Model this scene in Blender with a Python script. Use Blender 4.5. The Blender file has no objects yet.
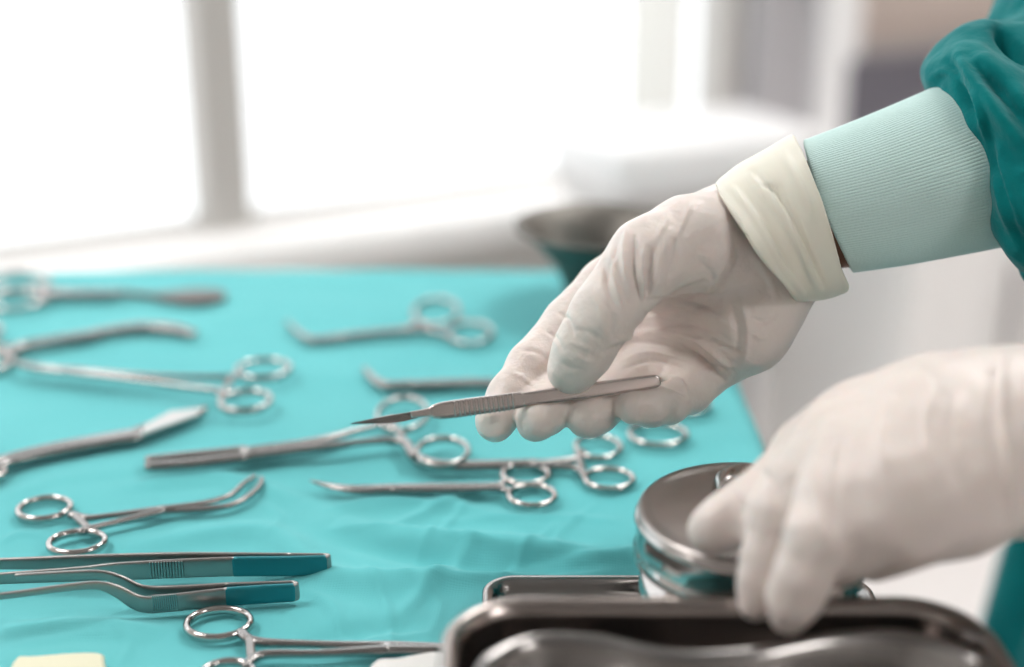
import bpy, bmesh, math, random
import numpy as np
from mathutils import Vector, noise
random.seed(4)
C = bpy.context.scene.collection
S = bpy.context.scene
R = math.radians
F = 50.0 / 36.0 * 1024
PITCH = R(19.7)
CAMZ, TZ = 1.21, 0.92
cp, sp = math.cos(PITCH), math.sin(PITCH)

# ------------------------------------------------------------------ helpers
def P(u, v, d):
    """a point seen at (u, v) that stands d metres in front of the camera"""
    x = (u - 512) / F * d; y = (333.5 - v) / F * d
    return Vector((x, d * cp + y * sp, CAMZ - d * sp + y * cp))
def T(u, v, h=0.0):
    """a point on the table top (h above it)"""
    x = (u - 512) / F; y = (333.5 - v) / F
    dz = -sp + y * cp
    d = (TZ + h - CAMZ) / dz
    return Vector((x * d, (cp + y * sp) * d, TZ + h))

def mesh_obj(name, verts, faces, mat, parent=None, smooth=True, fix=True):
    me = bpy.data.meshes.new(name)
    o = bpy.data.objects.new(name, me)
    org = Vector((0, 0, 0))
    p = parent
    while p is not None:
        org = org + p.location; p = p.parent
    if parent is None:
        vs = [Vector(v) for v in verts]
    else:
        vs = [Vector(v) - org for v in verts]
    me.from_pydata([tuple(v) for v in vs], [], faces)
    if fix:
        bm = bmesh.new(); bm.from_mesh(me)
        bmesh.ops.recalc_face_normals(bm, faces=bm.faces)
        bm.to_mesh(me); bm.free()
    if smooth:
        me.polygons.foreach_set('use_smooth', [True] * len(me.polygons))
    me.materials.append(mat)
    if parent is not None: o.parent = parent
    C.objects.link(o)
    return o

def merge(parts):
    V, Fa = [], []
    for v, f in parts:
        n = len(V); V += list(v); Fa += [tuple(i + n for i in q) for q in f]
    return V, Fa

def tag(o, label=None, cat=None, group=None, kind=None):
    if label: o['label'] = label
    if cat: o['category'] = cat
    if group: o['group'] = group
    if kind: o['kind'] = kind
    return o

def empty(name, loc, label, cat, group=None):
    o = bpy.data.objects.new(name, None); o.location = loc; o.empty_display_size = .02
    C.objects.link(o); tag(o, label, cat, group)
    return o

def box_vf(c, s, rot=0.0):
    cx, cy, cz = c; sx, sy, sz = s[0] / 2, s[1] / 2, s[2] / 2
    ca, sa = math.cos(rot), math.sin(rot)
    V = []
    for z in (-sz, sz):
        for x, y in ((-sx, -sy), (sx, -sy), (sx, sy), (-sx, sy)):
            V.append((cx + x * ca - y * sa, cy + x * sa + y * ca, cz + z))
    return V, [(0, 3, 2, 1), (4, 5, 6, 7), (0, 1, 5, 4), (1, 2, 6, 5), (2, 3, 7, 6), (3, 0, 4, 7)]

def bevel(o, w=.002, seg=2):
    m = o.modifiers.new('bevel', 'BEVEL'); m.width = w; m.segments = seg; m.limit_method = 'ANGLE'
    return o

def catmull(pts, n=8, closed=False):
    """pts: arrays of floats (any dimension)"""
    A = [np.array(p, float) for p in pts]; out = []; L = len(A)
    segs = L if closed else L - 1
    for i in range(segs):
        if closed: p0, p1, p2, p3 = A[(i - 1) % L], A[i], A[(i + 1) % L], A[(i + 2) % L]
        else: p0, p1, p2, p3 = A[max(i - 1, 0)], A[i], A[i + 1], A[min(i + 2, L - 1)]
        for k in range(n):
            t = k / n
            out.append(.5 * (2 * p1 + (p2 - p0) * t + (2 * p0 - 5 * p1 + 4 * p2 - p3) * t * t + (3 * p1 - p0 - 3 * p2 + p3) * t ** 3))
    if not closed: out.append(A[-1])
    return out

def sweep_vf(pts, closed=False, n=14, power=2.0, up=(0, 0, 1), sub=6, round_ends=True):
    """pts: (x, y, z, width, height) with width across and height along up"""
    Q = catmull(pts, sub, closed)
    L = len(Q); V = []; Fa = []; up = Vector(up).normalized()
    if not closed and round_ends:   # half-round noses
        def nose(a, b):
            r = min(a[3], a[4]) / 2; d = a[:3] - b[:3]; d = d / max(np.linalg.norm(d), 1e-9)
            o = []
            for s in (.98, .8, .45):
                q = a.copy(); q[:3] = a[:3] + d * r * s; k = math.sqrt(1 - s * s); q[3] *= k; q[4] *= k; o.append(q)
            return o
        Q = nose(Q[0], Q[1]) + Q + nose(Q[-1], Q[-2])[::-1]; L = len(Q)
    for i, q in enumerate(Q):
        a = Q[(i - 1) % L] if closed or i else q
        b = Q[(i + 1) % L] if closed or i < L - 1 else q
        t = Vector(b[:3] - a[:3])
        t = t.normalized() if t.length > 1e-9 else Vector((1, 0, 0))
        sd = t.cross(up); sd = sd.normalized() if sd.length > 1e-6 else Vector((1, 0, 0)); uu = sd.cross(t)
        c = Vector(q[:3])
        for k in range(n):
            th = 2 * math.pi * (k + .5) / n; ct, st = math.cos(th), math.sin(th)
            x = math.copysign(abs(ct) ** (2 / power), ct) * q[3] / 2; y = math.copysign(abs(st) ** (2 / power), st) * q[4] / 2
            V.append(c + sd * x + uu * y)
    for i in range(L if closed else L - 1):
        j = (i + 1) % L
        for k in range(n):
            m = (k + 1) % n
            Fa.append((i * n + k, i * n + m, j * n + m, j * n + k))
    if not closed:
        Fa.append(tuple(range(n))); Fa.append(tuple(range((L - 1) * n, L * n))[::-1])
    return V, Fa

def lathe_vf(prof, c, n=64, cap=True):
    V = []; Fa = []
    for r, z in prof:
        for k in range(n):
            a = 2 * math.pi * k / n; V.append((c[0] + r * math.cos(a), c[1] + r * math.sin(a), c[2] + z))
    for i in range(len(prof) - 1):
        for k in range(n):
            m = (k + 1) % n; Fa.append((i * n + k, i * n + m, (i + 1) * n + m, (i + 1) * n + k))
    if cap:
        Fa.append(tuple(range(n))); Fa.append(tuple(range((len(prof) - 1) * n, len(prof) * n))[::-1])
    return V, Fa

def outline_vf(loop, prof, cap=(True, True)):
    """loop: closed ccw list of (x, y); prof: list of (inset, z)"""
    L = len(loop); V = []; Fa = []
    N = []
    for i in range(L):
        a = Vector(loop[i - 1]); b = Vector(loop[(i + 1) % L]); t = (b - a).normalized(); N.append(Vector((-t.y, t.x)))
    for ins, z in prof:
        for i in range(L):
            p = Vector(loop[i]) + N[i] * ins; V.append((p.x, p.y, z))
    for j in range(len(prof) - 1):
        for i in range(L):
            m = (i + 1) % L; Fa.append((j * L + i, j * L + m, (j + 1) * L + m, (j + 1) * L + i))
    if cap[0]: Fa.append(tuple(range(L)))
    if cap[1]: Fa.append(tuple(range((len(prof) - 1) * L, len(prof) * L))[::-1])
    return V, Fa

def round_rect(x0, x1, y0, y1, r, n=8):
    o = []
    for cx, cy, a0 in ((x1 - r, y0 + r, -90), (x1 - r, y1 - r, 0), (x0 + r, y1 - r, 90), (x0 + r, y0 + r, 180)):
        for k in range(n + 1):
            a = R(a0 + 90 * k / n); o.append((cx + r * math.cos(a), cy + r * math.sin(a)))
    return o

# ------------------------------------------------------------------ materials
def mat(name, col, rough=.5, metal=0.0, sss=0.0, bump=None, var=None, sheen=0.0, spec=None, coat=0.0):
    m = bpy.data.materials.new(name); m.use_nodes = True
    nt = m.node_tree; b = nt.nodes['Principled BSDF']
    b.inputs['Base Color'].default_value = (*col, 1); b.inputs['Roughness'].default_value = rough
    b.inputs['Metallic'].default_value = metal
    if spec is not None: b.inputs['Specular IOR Level'].default_value = spec
    if coat: b.inputs['Coat Weight'].default_value = coat; b.inputs['Coat Roughness'].default_value = .25
    if sss:
        b.inputs['Subsurface Weight'].default_value = sss
        b.inputs['Subsurface Radius'].default_value = (1.0, .45, .3); b.inputs['Subsurface Scale'].default_value = .006
    if sheen: b.inputs['Sheen Weight'].default_value = sheen; b.inputs['Sheen Roughness'].default_value = .5
    tc = nt.nodes.new('ShaderNodeTexCoord')
    if bump:   # list of (scale, strength, distance)
        prev = None
        for sc_, st_, di_ in bump:
            n = nt.nodes.new('ShaderNodeTexNoise'); n.inputs['Scale'].default_value = sc_; n.inputs['Detail'].default_value = 4
            nt.links.new(tc.outputs['Object'], n.inputs['Vector'])
            bp = nt.nodes.new('ShaderNodeBump'); bp.inputs['Strength'].default_value = st_; bp.inputs['Distance'].default_value = di_
            nt.links.new(n.outputs['Fac'], bp.inputs['Height'])
            if prev: nt.links.new(prev.outputs['Normal'], bp.inputs['Normal'])
            prev = bp
        nt.links.new(prev.outputs['Normal'], b.inputs['Normal'])
    if var:    # (scale, colour 2, amount)
        n = nt.nodes.new('ShaderNodeTexNoise'); n.inputs['Scale'].default_value = var[0]; n.inputs['Detail'].default_value = 5
        nt.links.new(tc.outputs['Object'], n.inputs['Vector'])
        rp = nt.nodes.new('ShaderNodeValToRGB'); rp.color_ramp.elements[0].position = .35; rp.color_ramp.elements[1].position = .65
        rp.color_ramp.elements[0].color = (*col, 1); rp.color_ramp.elements[1].color = (*var[1], 1)
        nt.links.new(n.outputs['Fac'], rp.inputs['Fac']); nt.links.new(rp.outputs['Color'], b.inputs['Base Color'])
    return m

M = {}
M['steel'] = mat('brushed_steel', (.31, .297, .29), .22, 1, bump=[(60, .05, .001)])
M['steel_dark'] = mat('satin_steel', (.33, .315, .305), .34, 1, bump=[(400, .08, .0005)])
M['steel_poly'] = mat('polished_steel', (.50, .47, .455), .10, 1)
M['steel_lid'] = mat('scratched_steel', (.52, .48, .46), .30, 1, bump=[(90, .15, .0008), (900, .10, .0003)], var=(45, (.45, .415, .40)))
M['tray'] = mat('tray_steel', (.40, .355, .335), .22, 1, bump=[(25, .08, .002)])
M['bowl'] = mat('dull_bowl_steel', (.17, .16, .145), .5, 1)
M['black'] = mat('dark_rubbed_steel', (.20, .185, .18), .45, 1)
M['teal_end'] = mat('teal_end_steel', (.01, .20, .24), .38, 0.35)
M['glove'] = mat('latex_glove', (.80, .715, .68), .42, sss=.18, bump=[(70, .6, .004), (260, .2, .001)], var=(22, (.76, .68, .63)), spec=.45)
M['cuff'] = mat('latex_cuff', (.82, .775, .67), .45, sss=.15, bump=[(40, .2, .003)], spec=.4)
M['skin'] = mat('forearm_skin', (.23, .105, .065), .55, sss=.1)
M['knit'] = mat('mint_knit_cuff', (.60, .80, .78), .9, bump=[(900, .35, .0006)], sheen=.3, spec=.1)
M['gown'] = mat('teal_gown_cotton', (.0, .17, .18), .85, bump=[(40, .6, .005), (140, .3, .002), (1400, .2, .0004)], var=(30, (.0, .21, .215)), sheen=.15, spec=.1)
M['white_cloth'] = mat('white_cotton', (.80, .79, .77), .9, bump=[(900, .2, .0005)])
M['cream'] = mat('cream_gauze', (.76, .74, .56), .85, bump=[(700, .4, .001)])
M['wall'] = mat('painted_wall', (.60, .575, .55), .8, bump=[(120, .05, .002)])
M['white_wall'] = mat('white_wall_panel', (.92, .905, .90), .7)
M['frame'] = mat('grey_window_frame', (.50, .475, .455), .5)
M['floor'] = mat('pale_vinyl_floor', (.86, .82, .81), .45, var=(3, (.80, .77, .76)))
M['ceil'] = mat('grey_ceiling_tiles', (.42, .41, .40), .9)
M['door'] = mat('grey_door_paint', (.42, .41, .43), .5)
M['taupe'] = mat('taupe_wall_paint', (.50, .42, .38), .75)
M['screen'] = mat('dark_blue_grey_glass', (.13, .125, .15), .35)
M['plastic'] = mat('white_plastic', (.84, .84, .85), .35)
M['grey_plastic'] = mat('grey_plastic', (.30, .28, .28), .5)
M['metal_leg'] = mat('table_steel', (.6, .6, .6), .3, 1)

def sheer_mat():
    m = bpy.data.materials.new('sheer_curtain_fabric'); m.use_nodes = True; nt = m.node_tree; nt.nodes.clear()
    o = nt.nodes.new('ShaderNodeOutputMaterial'); mx = nt.nodes.new('ShaderNodeMixShader'); t = nt.nodes.new('ShaderNodeBsdfTransparent')
    g = nt.nodes.new('ShaderNodeBsdfTranslucent'); g.inputs['Color'].default_value = (.9, .9, .88, 1); mx.inputs[0].default_value = .55
    nt.links.new(t.outputs[0], mx.inputs[1]); nt.links.new(g.outputs[0], mx.inputs[2]); nt.links.new(mx.outputs[0], o.inputs[0]); return m
def drape_mat():
    m = mat('teal_drape_cotton', (.125, .505, .535), .85, bump=[(14, .10, .006), (60, .10, .003)], var=(9, (.14, .535, .56)), sheen=.12, spec=.12)
    nt = m.node_tree; b = nt.nodes['Principled BSDF']; tc = nt.nodes['Texture Coordinate']
    prev = b.inputs['Normal'].links[0].from_node
    for rot in (0, 90):
        mp = nt.nodes.new('ShaderNodeMapping'); mp.inputs['Rotation'].default_value = (0, 0, R(rot + 4))
        w = nt.nodes.new('ShaderNodeTexWave'); w.inputs['Scale'].default_value = 260; w.inputs['Distortion'].default_value = 2.0; w.inputs['Detail Scale'].default_value = 3
        nt.links.new(tc.outputs['Object'], mp.inputs['Vector']); nt.links.new(mp.outputs['Vector'], w.inputs['Vector'])
        bp = nt.nodes.new('ShaderNodeBump'); bp.inputs['Strength'].default_value = .10; bp.inputs['Distance'].default_value = .0003
        nt.links.new(w.outputs['Fac'], bp.inputs['Height']); nt.links.new(prev.outputs['Normal'], bp.inputs['Normal']); prev = bp
    nt.links.new(prev.outputs['Normal'], b.inputs['Normal'])
    return m
M['drape'] = drape_mat()
M['sheer'] = sheer_mat()

def glass_mat():
    m = bpy.data.materials.new('window_glass'); m.use_nodes = True; nt = m.node_tree; nt.nodes.clear()
    o = nt.nodes.new('ShaderNodeOutputMaterial'); mx = nt.nodes.new('ShaderNodeMixShader'); t = nt.nodes.new('ShaderNodeBsdfTransparent')
    g = nt.nodes.new('ShaderNodeBsdfGlossy'); g.inputs['Roughness'].default_value = .05; mx.inputs[0].default_value = .07
    t.inputs['Color'].default_value = (.97, .98, .98, 1)
    nt.links.new(t.outputs[0], mx.inputs[1]); nt.links.new(g.outputs[0], mx.inputs[2]); nt.links.new(mx.outputs[0], o.inputs[0])
    return m
M['glass'] = glass_mat()
def emit_mat(name, col, s):
    m = bpy.data.materials.new(name); m.use_nodes = True; nt = m.node_tree; nt.nodes.clear()
    o = nt.nodes.new('ShaderNodeOutputMaterial'); e = nt.nodes.new('ShaderNodeEmission')
    e.inputs[0].default_value = (*col, 1); e.inputs[1].default_value = s; nt.links.new(e.outputs[0], o.inputs[0]); return m
M['lamp'] = emit_mat('ceiling_diffuser', (1, .975, .95), 19.0)

# ------------------------------------------------------------------ camera, world
cam = bpy.data.cameras.new('camera'); co = bpy.data.objects.new('camera', cam); C.objects.link(co)
co.location = (0, 0, CAMZ); co.rotation_euler = (R(90) - PITCH, 0, 0)
cam.lens = 50; cam.sensor_width = 36; cam.clip_start = .02
cam.dof.use_dof = True; cam.dof.focus_distance = .567; cam.dof.aperture_fstop = 2.8
S.camera = co
w = bpy.data.worlds.new('world'); S.world = w; w.use_nodes = True
w.node_tree.nodes['Background'].inputs[0].default_value = (.97, .985, 1, 1)
w.node_tree.nodes['Background'].inputs[1].default_value = 2.3
S.view_settings.view_transform = 'Standard'; S.view_settings.look = 'None'
S.view_settings.exposure = -.12; S.view_settings.gamma = 1; S.view_settings.use_curve_mapping = False

# ------------------------------------------------------------------ room
P0 = P(250, 228, 2.2)
e1 = Vector((1.89, 1.062, 0)).normalized(); e2 = Vector((-e1.y, e1.x, 0))     # along the window wall, away from the room
RA = math.atan2(e1.y, e1.x)
def W(u, v, off=0.0):
    """where the pixel ray meets the window wall (off metres in front of it): (t along it, z)"""
    o = Vector((0, 0, CAMZ)); d = P(u, v, 1) - o
    s = ((P0 - e2 * off - o).dot(e2)) / d.dot(e2); q = o + d * s
    return (q - P0).dot(e1), q.z
def wp(t, off, z):    # off > 0 is into the room
    q = P0 + e1 * t - e2 * off; return (q.x, q.y, z)
def wbox(name, t0, t1, z0, z1, off0, off1, m, parent=None, bw=None):
    a = wp((t0 + t1) / 2, (off0 + off1) / 2, (z0 + z1) / 2)
    V, Fa = box_vf(a, (t1 - t0, abs(off1 - off0), z1 - z0), RA)
    o = mesh_obj(name, V, Fa, m, parent, smooth=False)
    if bw: bevel(o, bw, 3)
    return o
SILL = P0.z; HEAD = 2.35; H = 2.8
tL = -2.6
tm0 = W(197, 130)[0]; tm1 = W(249, 130)[0]; tp0 = W(619, 100)[0]; tp1 = W(644, 100)[0]; tq = W(735, 60)[0]
td0 = W(742, 50)[0]; td1 = W(797, 50)[0]; tf1 = W(832, 80)[0]; tR = 4.2
parts = []
def wadd(t0, t1, z0, z1, th=.12):
    parts.append(box_vf(wp((t0 + t1) / 2, -th / 2, (z0 + z1) / 2), (t1 - t0, th, z1 - z0), RA))
wadd(tL, tq, 0, SILL); wadd(tL, tq, HEAD, H)
V, Fa = merge(parts)
tag(mesh_obj('wall_back', V, Fa, M['wall'], smooth=False), kind='structure')
V, Fa = box_vf(wp((tq + tR) / 2, -.06, H / 2), (tR - tq, .12, H), RA)
tag(mesh_obj('wall_back_right', V, Fa, M['white_wall'], smooth=False), kind='structure')
def window(n, t0, t1, fw=.036):
    fr = []
    for a, b, c, d in ((t0, t0 + fw, SILL, HEAD), (t1 - fw, t1, SILL, HEAD), (t0 + fw, t1 - fw, SILL, SILL + .012), (t0 + fw, t1 - fw, HEAD - .05, HEAD)):
        fr.append(box_vf(wp((a + b) / 2, -.03, (c + d) / 2), (b - a, .08, d - c), RA))
    V, Fa = merge(fr)
    o = mesh_obj('window_%d' % n, V, Fa, M['frame'], smooth=False); tag(o, kind='structure')
    g = wbox('pane', t0 + fw, t1 - fw, SILL + .012, HEAD - .05, -.035, -.03, M['glass'], o)
    return o
hm = (tm1 - tm0) / 2
window(1, tL, (tm0 + tm1) / 2); window(2, (tm0 + tm1) / 2, tq)
def curtain():
    t0, t1 = W(606, 100)[0], W(664, 100)[0]; V = []; Fa = []; n = 90
    for i in range(n + 1):
        t = t0 + (t1 - t0) * i / n; off = .06 + .012 * math.sin(i * .9)
        V += [wp(t, off, SILL + .02), wp(t, off, 2.38)]
    Fa = [(2 * i, 2 * i + 2, 2 * i + 3, 2 * i + 1) for i in range(n)]
    q = wp((t0 + t1) / 2, .06, 0); r = empty('sheer_curtain', q, 'narrow sheer white curtain hanging in front of the bright window', 'curtain')
    mesh_obj('fabric', V, Fa, M['sheer'], r)
    mesh_obj('curtain_rod', *sweep_vf([(*wp(t0 - .05, .06, 2.4), .02, .02), (*wp(t1 + .05, .06, 2.4), .02, .02)]), M['metal_leg'], r)
curtain()
tag(wbox('trim_1', tL, tq, SILL - .05, SILL, 0, .10, M['white_wall'], bw=.006), kind='structure')        # the sill board
# door beside the windows
d = wbox('door_1', td0, td1, 0.0, 2.1, .002, .05, M['door'], bw=.004); tag(d, kind='structure')
kb = wp(td0 + .06, .075, 1.0)
mesh_obj('handle', *sweep_vf([(*wp(td0 + .05, .085, 1.0), .018, .018), (*wp(td0 + .18, .085, 1.0), .018, .018)]), M['metal_leg'], d)
tag(wbox('trim_2', td1, tf1, 0, 2.2, .0, .07, M['plastic'], bw=.004), kind='structure')
# side walls, floor, ceiling
def slab(name, a, b, z0, z1, m, th=.1):
    a = Vector(a); b = Vector(b); c = (a + b) / 2; dd = b - a
    V, Fa = box_vf((c.x, c.y, (z0 + z1) / 2), (dd.length, th, z1 - z0), math.atan2(dd.y, dd.x))
    return tag(mesh_obj(name, V, Fa, m, smooth=False), kind='structure')
c0 = wp(tL, 0, 0)[:2]; c1 = wp(tL, 5.0, 0)[:2]; c2 = wp(tR, 5.0, 0)[:2]; c3 = wp(tR, 0, 0)[:2]
slab('wall_left', c0, c1, 0, H, M['wall']); slab('wall_front', c1, c2, 0, H, M['wall']); slab('wall_right', c2, c3, 0, H, M['taupe'])
cc = wp((tL + tR) / 2, 2.5, 0)
V, Fa = box_vf((cc[0], cc[1], -.05), (tR - tL + .3, 5.3, .1), RA); tag(mesh_obj('floor', V, Fa, M['floor'], smooth=False), kind='structure')
V, Fa = box_vf((cc[0], cc[1], H + .05), (tR - tL + .3, 5.3, .1), RA); tag(mesh_obj('ceiling', V, Fa, M['ceil'], smooth=False), kind='structure')
k = 0
for t, off in ((-1.5, .8), (.8, .9), (2.9, 1.6), (.6, 3.9)):
    if True:
        x, y, z = wp(t, off, H)
        r = empty('ceiling_light', (x, y, H), 'square white ceiling light panel above the room', 'ceiling light', 'ceiling light panels')
        V, Fa = merge([box_vf((x + dx * math.cos(RA) - dy * math.sin(RA), y + dx * math.sin(RA) + dy * math.cos(RA), H - .02), s, RA) for dx, dy, s in
                       ((.39, 0, (.04, .82, .04)), (-.39, 0, (.04, .82, .04)), (0, .39, (.74, .04, .04)), (0, -.39, (.74, .04, .04)))])
        mesh_obj('frame', V, Fa, M['plastic'], r, smooth=False)
        V, Fa = box_vf((x, y, H - .012), (.73, .73, .015), RA); mesh_obj('diffuser', V, Fa, M['lamp'], r, smooth=False)

# things by the far wall
def cabinet(name, u0, u1, ztop, off0, dep, label, m, doors=2, uv=300):
    a = W(u0, uv, off0 + dep)[0]; b = W(u1, uv, off0 + dep)[0]
    r = empty(name, wp((a + b) / 2, off0 + dep / 2, 0), label, 'cabinet')
    wbox('body', a, b, .06, ztop - .03, off0, off0 + dep, m, r, .004)
    wbox('plinth', a + .03, b - .03, 0, .06, off0 + .02, off0 + dep - .04, M['grey_plastic'], r)
    wbox('top', a - .01, b + .01, ztop - .03, ztop, off0, off0 + dep + .015, m, r, .004)
    for i in range(doors):
        x0 = a + (b - a) * i / doors + .006; x1 = a + (b - a) * (i + 1) / doors - .006
        dr = wbox('door', x0, x1, .08, ztop - .05, off0 + dep + .001, off0 + dep + .018, m, r, .003)
        hx = x1 - .04 if i % 2 == 0 else x0 + .04
        V, Fa = sweep_vf([(*wp(hx, off0 + dep + .04, ztop - .28), .014, .014), (*wp(hx, off0 + dep + .04, ztop - .12), .014, .014)], up=(1, 0, 0))
        mesh_obj('handle', V, Fa, M['grey_plastic'], dr)
    return r
cabinet('low_cabinet', 905, 1120, .62, .0, .42, 'low white cabinet with dark bar handles standing under the blurred door side wall', M['white_wall'], 2, 250)
# monitor on the low cabinet, tall curtain, trolley
ts0, zs = W(850, 60, .3); ts1, _ = W(960, 60, .3)
r = empty('wall_monitor', wp((ts0 + ts1) / 2, .05, .95), 'dark blue-grey blurred screen on the taupe wall above the forearm', 'monitor')
z1 = W(850, 48, .06)[1]; z0 = W(850, 170, .06)[1]
wbox('housing', W(842, 60, .06)[0], W(1000, 60, .06)[0], z0, z1, .045, .07, M['grey_plastic'], r, .01)
wbox('screen', W(845, 60, .06)[0], W(996, 60, .06)[0], z0 + .02, z1 - .02, .0705, .073, M['screen'], r)
wbox('wall_bracket', W(900, 60, .06)[0], W(930, 60, .06)[0], (z0 + z1) / 2 - .05, (z0 + z1) / 2 + .05, .001, .045, M['grey_plastic'], r)
tag(wbox('trim_3', tf1, tR, 0, H, .0, .03, M['taupe']), kind='structure')
# a wheeled examination couch in front of the windows, its white mattress end seen as a pale slanting band
def couch():
    base = P(705, 150, 1.95)
    zt = .78
    def hit(u, v, z):
        o = Vector((0, 0, CAMZ)); dd = P(u, v, 1) - o; s = (z - CAMZ) / dd.z; return o + dd * s
    a = hit(742, 102, zt); b = hit(830, 128, zt)
    ax = (b - a).normalized(); L = (b - a).length; wd = Vector((-ax.y, ax.x, 0)) * .36
    c = (a + b) / 2 - wd * .5
    ang = math.atan2(ax.y, ax.x)
    r = empty('examination_couch', (c.x, c.y, 0), 'blurred white padded couch on a steel frame in front of the windows', 'couch')
    V, Fa = box_vf((c.x, c.y, zt - .04), (L, .36, .08), ang); bevel(mesh_obj('mattress', V, Fa, M['plastic'], r), .02, 4)
    V, Fa = box_vf((c.x, c.y, zt - .10), (L - .04, .32, .035), ang); mesh_obj('bed_frame', V, Fa, M['metal_leg'], r, smooth=False)
    for sx in (-1, 1):
        for sy in (-1, 1):
            q = c + ax * (L / 2 - .08) * sx + Vector((-ax.y, ax.x, 0)) * .13 * sy
            mesh_obj('leg', *sweep_vf([(q.x, q.y, zt - .12, .035, .035), (q.x, q.y, .0175, .035, .035)], up=(1, 0, 0), sub=2), M['metal_leg'], r)
couch()

# ------------------------------------------------------------------ instrument table and drape
y_back = T(300, 266).y; XR = .127
XL = -.60; Y0 = .02
r = empty('instrument_table', (-.35, .5, 0), 'steel instrument table hidden beneath the teal drape', 'table')
V, Fa = box_vf(((XL + XR) / 2, (Y0 + y_back) / 2, TZ - .018), (XR - XL - .02, y_back - Y0 - .02, .024)); bevel(mesh_obj('table_top', V, Fa, M['metal_leg'], r, smooth=False), .003)
for x in (XL + .05, XR - .06):
    for y in (Y0 + .06, y_back - .06):
        mesh_obj('leg', *sweep_vf([(x, y, TZ - .03, .03, .03), (x, y, .016, .03, .03)], up=(1, 0, 0), sub=2), M['metal_leg'], r)

def xedge(y):                       # right hand hem of the drape
    return XR + (0.030 * max(0, min(1, (.46 - y) / .1)))
FOLDS = [  # (u, v) polylines of raised folds, height, half-width (m)
    ([(325, 528), (400, 533), (480, 547), (540, 552)], .0016, .0022), ([(350, 575), (450, 580), (560, 572), (620, 566)], .0016, .0026),
    ([(300, 590), (330, 605), (345, 640)], .0012, .0020), ([(360, 560), (385, 600), (392, 650)], .0012, .0020), ([(400, 575), (440, 600), (425, 640)], .0012, .0022),
    ([(470, 500), (440, 530), (410, 560)], .0011, .0020), ([(560, 520), (530, 545), (500, 580)], .0011, .0022), ([(600, 500), (560, 530), (555, 548)], .0009, .0020),
    ([(260, 500), (280, 515), (270, 540)], .0010, .0022), ([(20, 640), (90, 632), (150, 640)], .0010, .0022), ([(150, 480), (200, 474), (250, 476)], .0012, .0026),
    ([(330, 508), (380, 500), (440, 505)], .0010, .0022), ([(0, 540), (20, 532), (48, 534)], .0010, .0024), ([(110, 620), (130, 640), (120, 664)], .0010, .0022),
    ([(340, 650), (380, 635), (430, 630)], .0012, .0024), ([(450, 520), (540, 515), (620, 520)], .0012, .003), ([(500, 560), (560, 556), (630, 545)], -.0018, .003),
    ([(330, 520), (420, 540), (520, 545), (600, 556), (640, 548)], .0055, .008),
    ([(330, 537), (420, 556), (520, 567), (640, 560)], -.0030, .006),
    ([(120, 545), (260, 530), (330, 575), (440, 580), (560, 572)], .0045, .008),
    ([(380, 530), (440, 505), (480, 490)], .0022, .004),
    ([(350, 600), (395, 660)], .0010, .004), ([(480, 540), (440, 575), (400, 612)], .0024, .004),
    ([(0, 627), (80, 622), (170, 632)], .0030, .005),
    ([(130, 485), (230, 478), (300, 500)], .0026, .006), ([(330, 508), (420, 500), (520, 520)], .0024, .006),
    ([(0, 500), (60, 478), (140, 470)], .0010, .006), ([(300, 640), (420, 620)], -.0024, .006),
    ([(240, 560), (330, 600), (350, 660)], .0012, .005), ([(400, 345), (520, 340)], .0012, .008), ([(60, 335), (200, 345)], .0012, .008),
]
def fold_grid(X, Y):
    h = np.zeros(X.shape)
    for pl, a, sg in FOLDS:
        W_ = np.array(catmull([T(u, v)[:2] for u, v in pl], 5)); best = np.full(X.shape, 9.0); tt = np.zeros(X.shape); n = len(W_) - 1
        for i in range(n):
            A, B = W_[i], W_[i + 1]; ab = B - A; t = np.clip(((X - A[0]) * ab[0] + (Y - A[1]) * ab[1]) / (ab @ ab + 1e-12), 0, 1)
            q = np.hypot(X - A[0] - ab[0] * t, Y - A[1] - ab[1] * t); m = q < best; best[m] = q[m]; tt[m] = (i + t[m]) / n
        h += a * np.exp(-(best / sg) ** 2) * np.sqrt(np.clip(np.sin(np.pi * np.clip(tt, .02, .98)), 0, 1))
    return h
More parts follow.
